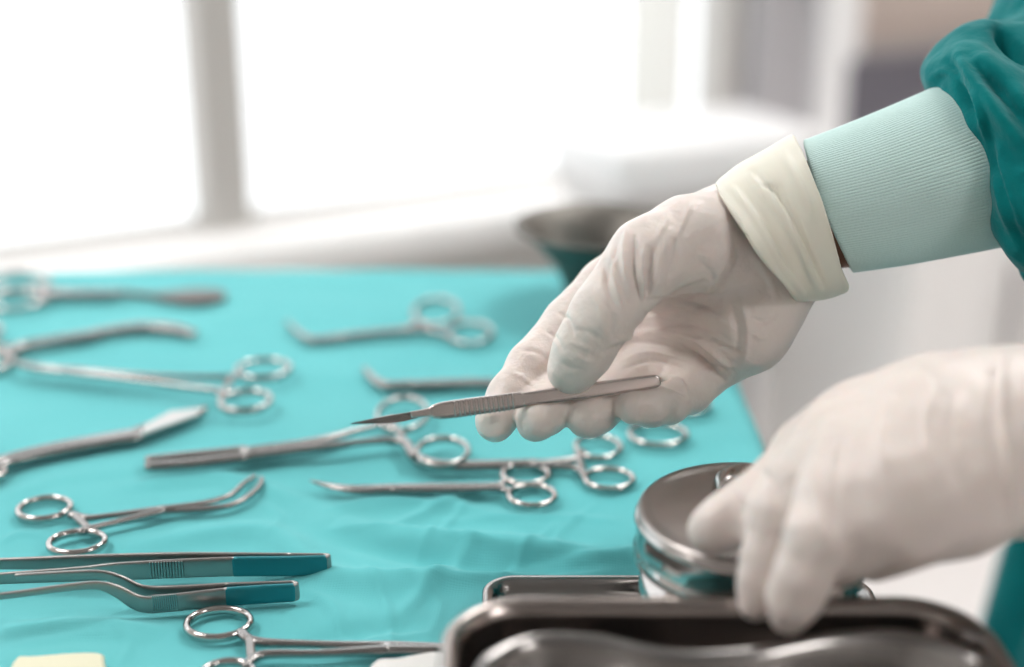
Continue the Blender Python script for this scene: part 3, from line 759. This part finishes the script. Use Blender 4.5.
def creases(V, Q, lines):
    """lines: (list of (u, v), sigma px, height mm, (near depth, far depth)) laid on the side of the surface that is turned to the room's front"""
    N = normals(V, Q); u, v, d = project(V)
    view = V - np.array([0, 0, CAMZ]); facing = -(N * view).sum(1) / np.linalg.norm(view, axis=1)
    disp = np.zeros(len(V))
    for pl, sg, hh, dr in lines:
        pl = np.array(catmull(pl, 5)); best = np.full(len(V), 1e9); tt = np.zeros(len(V)); L = len(pl) - 1
        for i in range(L):
            A, B = pl[i], pl[i + 1]; ab = B - A; t = np.clip(((u - A[0]) * ab[0] + (v - A[1]) * ab[1]) / (ab @ ab + 1e-9), 0, 1)
            q = np.hypot(u - A[0] - ab[0] * t, v - A[1] - ab[1] * t); m = q < best; best[m] = q[m]; tt[m] = (i + t[m]) / L
        w_ = np.exp(-(best / sg) ** 2) * np.sqrt(np.clip(np.sin(np.pi * np.clip(tt, .04, .96)), 0, 1))
        ok = (facing > -.05) & (d > dr[0]) & (d < dr[1])
        disp += np.where(ok, w_ * hh * 1.35 / 1000, 0)
    return V + N * disp[:, None]

def wrinkle(V, Q, amp, sc, seed=0.0, stretch=(1, 1, 1)):
    N = normals(V, Q); S3 = np.array(stretch) * sc; o = np.empty(len(V))
    for i, p in enumerate(V * S3): o[i] = noise.noise(Vector((p[0] + seed, p[1], p[2])))
    return V + N * (o * amp)[:, None]

person = empty('person', (.46, .66, 0), 'person in teal surgical gown and cream latex gloves leaning in from the right', 'person')

# ---- right hand (farther, holding the scalpel)
def right_hand():
    pts = {}
    lo = np.array([-.03, .46, .96]); hi = np.array([.215, .72, 1.30])
    s = Solid([-.03, .44, .925], [.20, .69, 1.20], .0009)
    def ch(l): return [(P(u, v, d), r) for u, v, d, r in l]
    fingers = [
        [(650, 252, .612, .0122), (606, 286, .604, .0114), (568, 326, .594, .0106), (532, 366, .580, .0101), (512, 396, .571, .0094), (495, 421, .564, .0082)],
        [(668, 292, .612, .0118), (596, 345, .604, .0105), (582, 362, .598, .0102), (556, 397, .573, .0098), (546, 409, .5635, .0096), (537, 419.5, .5570, .0086)],
        [(692, 322, .606, .0112), (640, 362, .600, .0102), (626, 376, .592, .0098), (604, 402, .571, .0094), (594, 412, .5650, .0094), (587, 417, .5600, .0086)],
        [(722, 350, .592, .0108), (700, 378, .588, .0096), (690, 392, .583, .0084), (668, 403, .571, .0077), (651, 406, .5625, .0076), (633, 407, .5575, .0073)],
    ]
    ff = []
    for l in fingers:
        g = s.blank(); s.chain(ch(l), .004, g); ff.append(g)
    # thumb with its fleshy base
    th = s.blank()
    s.chain(ch([(742, 226, .577, .0130), (690, 238, .559, .0160), (650, 258, .550, .0145), (632, 278, .548, .0128), (608, 308, .546, .0118), (596, 328, .547, .0110), (582, 352, .550, .0108), (572, 370, .553, .0095)]), .006, th)
    pal = s.blank()
    W0 = [(772, 205, .585, .0165), (780, 235, .583, .0165), (790, 262, .586, .0150)]
    wr = ch([(845, 200, .600, .026), (800, 222, .590, .0255), (775, 232, .588, .0250)])
    s.chain(wr, .010, pal)
    s.chain(ch([(770, 206, .588, .0180), (706, 238, .600, .0155), (650, 262, .610, .0120)]), .012, pal)
    s.chain(ch([(770, 225, .592, .0180), (712, 262, .604, .0150), (670, 290, .611, .0122)]), .012, pal)
    s.chain(ch([(775, 250, .592, .0170), (730, 295, .600, .0150), (694, 322, .606, .0118)]), .012, pal)
    s.chain(ch([(780, 262, .588, .0170), (757, 305, .588, .0168), (742, 335, .586, .0150), (722, 352, .590, .0115)]), .012, pal)
    s.chain(ch([(742, 228, .578, .0130), (700, 240, .569, .0155), (664, 262, .566, .0130)]), .014, pal)     # thumb muscle
    s.cone(P(708, 358, .594), P(664, 378, .594), .0095, .0085, .008, pal)
    s.cone(P(712, 343, .598), P(650, 358, .606), .0110, .0100, .010, pal); s.cone(P(700, 325, .600), P(640, 345, .603), .0110, .0100, .010, pal)
    s.cone(P(676, 288, .592), P(640, 290, .580), .0080, .0070, .012, pal)                                    # web of the thumb
    f = ff[0]
    for g in ff[1:]: f = s.smin(f, g, .0018)
    f = s.smin(f, pal, .007)
    f = s.smin(f, th, .0035)
    X, Y, Z = s.grid((slice(None),) * 3); p0 = P(788, 219, .588); axd = (P(860, 198, .592) - P(800, 218, .588)).normalized()
    f = np.maximum(f, ((X - p0.x) * axd.x + (Y - p0.y) * axd.y + (Z - p0.z) * axd.z).astype(np.float32))
    s.f = f
    V, Q = s.mesh(); V = relax(V, Q, 2, .4)
    A = (.50, .575); B = (.56, .63); ALL = (.50, .66)
    V = wrinkle(V, Q, .0009, 38, 3); V = wrinkle(V, Q, .00035, 120, 9)
    V = creases(V, Q, [
        # ridges and grooves where the glove bunches at the root of the thumb
        ([(626, 232), (624, 262), (630, 300)], 2.6, 1.5, ALL), ([(634, 238), (634, 268), (640, 298)], 2.2, -1.6, ALL),
        ([(645, 245), (642, 270), (644, 296)], 2.4, 1.3, ALL), ([(652, 250), (650, 272), (648, 300)], 2.0, -1.5, ALL),
        ([(612, 250), (614, 280), (624, 312)], 2.8, 1.1, ALL), ([(604, 262), (608, 290), (616, 310)], 2.5, -1.0, ALL),
        ([(592, 296), (600, 310), (602, 330)], 3.0, .5, ALL), ([(604, 300), (612, 314), (612, 332)], 2.6, -.6, ALL),
        ([(574, 330), (588, 332), (604, 342)], 2.0, -.45, ALL), ([(568, 342), (582, 346), (596, 352)], 2.2, .35, ALL),
        ([(664, 240), (660, 262), (654, 290)], 3.2, .9, ALL), ([(676, 236), (674, 258), (664, 292)], 3.2, -.7, ALL),
        # index creases
        ([(558, 312), (568, 320), (574, 336)], 2.0, -.9, ALL), ([(520, 350), (536, 352), (550, 362)], 2.2, -.4, ALL),
        # palm folds running from the web to the little finger side
        ([(604, 352), (640, 342), (690, 352), (716, 372)], 3.0, -1.0, ALL), ([(612, 344), (650, 332), (700, 342), (722, 360)], 3.2, 1.1, ALL),
        ([(680, 342), (700, 356), (724, 380)], 2.2, -1.6, ALL), ([(690, 338), (712, 352), (732, 372)], 2.8, 1.3, ALL),
        ([(640, 320), (690, 312), (740, 330)], 4.0, .9, ALL), ([(640, 330), (690, 324), (736, 344)], 3.0, -.7, ALL),
        ([(652, 380), (672, 386), (688, 396)], 2.2, -1.3, ALL), ([(660, 376), (680, 382), (690, 402)], 2.2, 1.0, ALL),
        ([(740, 300), (748, 330), (744, 362)], 3.2, 1.0, ALL), ([(728, 300), (738, 330), (736, 356)], 3.2, -.8, ALL),
        ([(718, 222), (724, 260), (700, 300)], 4.0, .8, ALL), ([(730, 230), (738, 262), (714, 304)], 4.0, -.7, ALL), 
        ([(750, 250), (770, 280), (776, 300)], 3.5, .8, ALL),
        ([(690, 200), (686, 215), (676, 236)], 3.0, .6, ALL), ([(668, 214), (662, 228), (656, 240)], 2.4, .7, ALL), ([(700, 262), (712, 276), (716, 300)], 3.0, -.7, ALL),
        ([(640, 302), (680, 300), (720, 312)], 2.6, -.8, ALL), ([(646, 310), (690, 306), (730, 322)], 2.4, .7, ALL), ([(620, 362), (650, 352), (690, 360)], 2.2, .8, ALL), ([(622, 369), (652, 360), (684, 368)], 2.0, -.8, ALL),
        ([(700, 372), (716, 366), (736, 372)], 2.2, -.8, ALL), ([(712, 340), (732, 350), (744, 352)], 2.2, -.9, ALL), ([(755, 318), (764, 322), (776, 318)], 2.0, -.9, ALL), ([(752, 332), (760, 338), (766, 336)], 2.0, .8, ALL),
        ([(618, 240), (612, 262), (606, 282)], 2.2, -.8, ALL), ([(572, 354), (584, 360), (594, 362)], 2.0, .3, ALL), ([(560, 362), (570, 368), (584, 370)], 2.4, -.4, ALL),
        ([(545, 330), (556, 338), (562, 350)], 2.0, -.6, ALL), ([(526, 382), (536, 390), (546, 392)], 2.0, -.4, ALL), ([(508, 372), (520, 376), (530, 384)], 2.4, .4, ALL),
        # fingertips: nail side dimple on the index, flat pads
        ([(484, 421), (492, 425), (502, 421)], 6.0, -.6, ALL), ([(480, 430), (490, 437), (504, 432)], 2.2, .5, ALL),
    ])
    return np_obj('glove', V, Q, M['glove'], person)
gR = right_hand(); gR['label'] = 'cream latex glove pinching the scalpel'

def loft(secs, n=96, thick=0, noise_amp=0, ribs=None, sub=6):
    """secs: list of (centre, half-vector u, half-vector v)"""
    A = catmull([np.concatenate([np.array(c), np.array(u), np.array(v)]) for c, u, v in secs], sub)
    rows = []
    for j, q in enumerate(A):
        c, u, v = q[:3], q[3:6], q[6:]
        t = 2 * np.pi * np.arange(n) / n
        k = 1 + (0 if ribs is None else ribs[1] * np.cos(ribs[0] * t))
        rows.append(c + np.outer(np.cos(t) * k, u) + np.outer(np.sin(t) * k, v))
    V = np.concatenate(rows); L = len(A)
    Q = [(i * n + k, i * n + (k + 1) % n, (i + 1) * n + (k + 1) % n, (i + 1) * n + k) for i in range(L - 1) for k in range(n)]
    return V, np.array(Q)
def sec(u0, v0, u1, v1, d, depth_half, skew=0.0, dd=0.0):
    """a ring of cloth whose outline crosses the image line (u0, v0)-(u1, v1)"""
    c = P((u0 + u1) / 2, (v0 + v1) / 2, d); a = P(u0, v0, d - dd); b = P(u1, v1, d + dd)
    uvec = (b - a) / 2
    f = P((u0 + u1) / 2 + 1, (v0 + v1) / 2, d) - P((u0 + u1) / 2, (v0 + v1) / 2, d)
    ray = (c - Vector((0, 0, CAMZ))).normalized()
    return c, uvec, (-ray * depth_half + f.normalized() * skew)
def shell(name, secs, m, parent, th=.0008, n=96, ribs=None, sub=6, post=None):
    V, Q = loft(secs, n, ribs=ribs, sub=sub)
    if post: V = post(V, Q)
    o = np_obj(name, V, Q, m, parent)
    md = o.modifiers.new('thickness', 'SOLIDIFY'); md.thickness = th; md.offset = 0
    return o
# rolled back cuff of the right glove
def cuff_post(V, Q):
    V = wrinkle(V, Q, .0016, 42, 5); Q = Q[:, ::-1]
    if (normals(V, Q) * (V - V.mean(0))).sum() < 0: Q = Q[:, ::-1]
    AL = (.4, .60)
    return creases(V, Q, [([(748, 178), (775, 205), (800, 250), (818, 288)], 3.0, 1.4, AL), ([(754, 172), (786, 205), (808, 250), (824, 286)], 2.6, -1.5, AL),
        ([(724, 182), (752, 212), (780, 262), (802, 292)], 3.0, 1.2, AL), ([(740, 190), (768, 230), (792, 280)], 3.0, -.9, AL), ([(780, 150), (800, 185), (812, 215)], 4, .8, AL), ([(764, 186), (778, 190), (784, 205)], 3, -1.2, AL)])
shell('glove_cuff', [sec(722, 190, 797, 295, .579, .0340, -.002), sec(716, 183, 799, 299, .579, .0365, -.002), sec(734, 169, 806, 300, .584, .0365, .002), sec(762, 153, 824, 298, .586, .0358, .003),
    sec(788, 139, 842, 292, .588, .0345, .002), sec(792, 138, 846, 289, .588, .0340, .002), sec(792, 141, 845, 285, .588, .0325, .001), sec(780, 150, 832, 284, .588, .0300, .001)],
    M['cuff'], gR, .0009, 160, sub=10, post=cuff_post)
# knitted wrist cuff and ribs
kn = shell('knit_cuff', [sec(812, 146, 855, 264, .592, .0250, .002), sec(806, 141, 853, 270, .592, .0265, .002), sec(812, 139, 862, 270, .592, .0276, -.004), sec(865, 118, 915, 262, .595, .0300, 0), sec(935, 88, 1000, 246, .60, .0335, .0), sec(985, 62, 1050, 235, .605, .036, 0)],
    M['knit'], person, .0012, 960, ribs=(160, .0042), sub=8)
kn['label'] = 'mint green knitted cuff of the farther sleeve'

# ---- gown: sleeves and body
def gown():
    s = Solid([.14, .34, .25], [.74, 1.08, 1.50], .0044)
    f = s.f
    sh_r = Vector((.50, .86, 1.42)); el_r = P(1118, 95, .68)
    wr = P(985, 152, .603)
    s.cone(P(1060, 130, .63), el_r, .040, .054, .02); s.cone(el_r, sh_r, .060, .085, .05)
    sh_l = Vector((.52, .50, 1.42)); el_l = Vector((.42, .40, 1.10))
    # trunk
    s.cone((.50, .82, 1.36), (.52, .54, 1.36), .12, .12, .06)
    for y in (.58, .66, .74, .82):
        s.cone((.54, y, 1.36), (.515, y, .95), .13, .145, .06); s.cone((.515, y, .95), (.49, y, .25), .145, .21, .06)
    V, Q = s.mesh(); V = relax(V, Q, 2)
    return V, Q
V, Q = gown()
# long hanging folds below, soft dents above
def gown_fold(V, Q):
    N = normals(V, Q); o = np.empty(len(V))
    for i, p in enumerate(V):
        a = math.atan2(p[1] - .68, p[0] - .47); low = max(0, min(1, (1.15 - p[2]) / .35))
        o[i] = low * (.016 * math.sin(a * 17 + 2 * noise.noise(Vector((p[0] * 3, p[1] * 3, p[2] * 2)))) ) + .012 * (1 - low) * noise.noise(Vector((p[0] * 14, p[1] * 14, p[2] * 9)))
    return V + N * o[:, None]
V = gown_fold(V, Q)
gw = np_obj('gown', V, Q, M['gown'], person)
# the skirt front that hangs beside the table: a folded panel of the same gown
def skirt_post(V, Q): return wrinkle(V, Q, .004, 18, 2, (1, 1, .3))
# near sleeve end of the right arm, finely folded
def sleeve():
    s = Solid([.14, .50, 1.00], [.42, .80, 1.40], .0016)
    ch = lambda l: [(P(u, v, d), r) for u, v, d, r in l]
    s.chain(ch([(1022, 152, .606, .0330), (1040, 146, .612, .0440), (1070, 130, .625, .052), (1118, 95, .66, .056)]), .008)
    s.chain(ch([(1118, 95, .66, .056), (1120, 0, .68, .050), (1135, -140, .72, .056)]), .02)
    s.chain(ch([(1010, 62, .625, .012), (975, 66, .612, .012), (958, 77, .600, .0095), (978, 91, .584, .010), (1003, 128, .570, .011), (1030, 186, .568, .011), (1038, 234, .580, .011), (1042, 262, .600, .011)]), .014)   # bunched hem
    V, Q = s.mesh(); V = relax(V, Q, 3)
    V = wrinkle(V, Q, .006, 30, 1, (1, 1, .7)); V = wrinkle(V, Q, .0022, 85, 7)
    AL = (.4, .70)
    V = creases(V, Q, [([(948, 62), (965, 90), (975, 120)], 5, -3, AL), ([(970, 60), (1000, 90), (1024, 120)], 6, -4, AL), ([(960, 56), (988, 100), (1024, 150)], 7, 4, AL),
        ([(985, 130), (1000, 180), (1020, 230)], 5, -3, AL), ([(1000, 150), (1012, 200), (1030, 240)], 6, 3, AL), ([(1000, 30), (1010, 45), (1030, 60)], 6, -6, AL), ([(930, 80), (950, 72), (975, 100), (990, 150), (1003, 205), (1020, 250)], 4, 2.5, AL)])
    o = np_obj('sleeve', V, Q, M['gown'], gw); return o
sleeve()

# ---- body under the gown: forearms, upper arms, shoulders in one surface
def body():
    s = Solid([.10, .30, .85], [.66, 1.0, 1.50], .004)
    A = P(800, 222, .592); B = P(985, 158, .603); E = P(1118, 95, .68)
    s.chain([(A, .020), (P(850, 206, .593), .0235), (B, .028), (E, .034), (Vector((.50, .86, 1.38)), .048)], .01)
    A2 = P(1030, 440, .478); B2 = P(1150, 420, .50); E2 = P(1330, 380, .60)
    s.chain([(A2, .022), (B2, .027), (E2, .034), (Vector((.50, .54, 1.38)), .048)], .01)
    s.chain([(Vector((.50, .86, 1.38)), .06), (Vector((.50, .54, 1.38)), .06)], .03)
    for y in (.60, .70, .78): s.cone((.53, y, 1.36), (.55, y, .95), .10, .09, .05)
    V, Q = s.mesh(); return np_obj('body', relax(V, Q, 2), Q, M['skin'], person)
body()

# ---- left hand (nearer, blurred, lifting the lid)
def left_hand():
    s = Solid([.04, .30, .955], [.27, .53, 1.13], .0011)
    def ch(l): return [(P(u, v, d), r) for u, v, d, r in l]
    th = s.blank(); s.chain(ch([(930, 425, .488, .018), (860, 432, .490, .0165), (812, 458, .487, .0130), (778, 489, .480, .0100), (750, 509, .477, .0090), (724, 525, .4755, .0084), (711, 531, .4755, .0078)]), .006, th)
    fi = s.blank(); s.chain(ch([(834, 442, .470, .0120), (800, 482, .462, .0095), (778, 516, .457, .0084), (764, 560, .457, .0074), (760, 585, .4570, .0072), (756, 603, .458, .0064)]), .005, fi)
    mi = s.blank(); s.chain(ch([(852, 470, .455, .0130), (834, 505, .444, .0110), (818, 538, .438, .0097), (802, 577, .439, .0084), (793, 599, .441, .0076), (787, 615, .446, .0066)]), .005, mi)
    ri = s.blank(); s.chain(ch([(882, 490, .445, .0130), (862, 520, .440, .0110), (850, 545, .444, .0095), (838, 558, .452, .0085), (826, 562, .460, .0078)]), .005, ri)
    pk = s.blank(); s.chain(ch([(915, 500, .444, .0130), (896, 528, .443, .0105), (884, 545, .450, .0088), (872, 552, .458, .0080), (862, 552, .466, .0072)]), .005, pk)
    pa = s.blank()
    s.chain(ch([(1120, 436, .490, .0265), (1030, 440, .478, .0255), (1000, 442, .474, .0250)]), .012, pa)
    s.chain(ch([(1010, 412, .480, .0175), (930, 414, .482, .0165), (865, 430, .482, .0150)]), .014, pa)
    s.chain(ch([(1005, 430, .474, .0200), (920, 435, .468, .0180), (845, 446, .468, .0135)]), .014, pa)
    s.chain(ch([(1005, 450, .468, .0200), (930, 458, .458, .0180), (858, 472, .456, .0140)]), .014, pa)
    s.chain(ch([(1005, 466, .464, .0180), (940, 484, .452, .0160), (885, 492, .446, .0138)]), .014, pa)
    s.chain(ch([(1005, 475, .466, .0160), (950, 496, .454, .0150), (910, 508, .448, .0130)]), .014, pa)
    f = s.smin(fi, mi, .0012); f = s.smin(f, ri, .003); f = s.smin(f, pk, .003); f = s.smin(f, pa, .010); f = s.smin(f, th, .008)
    s.f = f; V, Q = s.mesh(); V = relax(V, Q, 2, .4)
    V = wrinkle(V, Q, .0012, 32, 11); V = wrinkle(V, Q, .0004, 110, 2)
    AL = (.38, .56)
    V = creases(V, Q, [([(1004, 356), (1000, 420), (1008, 480), (1012, 520)], 3.5, 1.6, AL), ([(996, 360), (992, 420), (1000, 500)], 3.5, -.9, AL),
        ([(830, 420), (815, 470), (820, 520), (826, 550)], 4, 1.1, AL), ([(845, 430), (835, 480), (838, 530)], 4, -.9, AL), ([(890, 400), (880, 440), (890, 500)], 5, .9, AL),
        ([(935, 385), (925, 430), (940, 480)], 5, .9, AL), ([(955, 395), (950, 440), (965, 500)], 5, -.8, AL), ([(760, 470), (772, 482), (780, 500)], 3, -.9, AL), ([(730, 492), (742, 505), (748, 518)], 3, -.6, AL)])
    return np_obj('glove', V, Q, M['glove'], person)
gL = left_hand(); gL['label'] = 'blurred cream latex glove lifting the jar lid'
shell('glove_cuff', [sec(1072, 348, 1082, 530, .478, .027), sec(1074, 345, 1084, 534, .479, .029), sec(1110, 340, 1120, 530, .484, .030), sec(1150, 330, 1160, 525, .492, .032)], M['cuff'], gL, .0009)
k2 = shell('knit_cuff', [sec(1150, 345, 1160, 500, .492, .026), sec(1200, 335, 1215, 490, .51, .028), sec(1290, 320, 1310, 470, .56, .033)], M['knit'], person, .0012, 480, ribs=(110, .008)); k2['label'] = 'mint green knitted cuff of the nearer sleeve'
def sleeve_l():
    s = Solid([.22, .34, .98], [.62, .68, 1.46], .004)
    s.chain([(P(1260, 395, .54), .040), (P(1340, 372, .60), .058)], .01)
    s.chain([(P(1340, 372, .60), .058), (Vector((.50, .56, 1.38)), .075)], .03)
    V, Q = s.mesh(); V = relax(V, Q, 2); V = wrinkle(V, Q, .008, 26, 4)
    np_obj('sleeve', V, Q, M['gown'], gw)
sleeve_l()
print('DONE script', [round(W(u,250,.42)[0],2) for u in (735,850,1060)], tR)
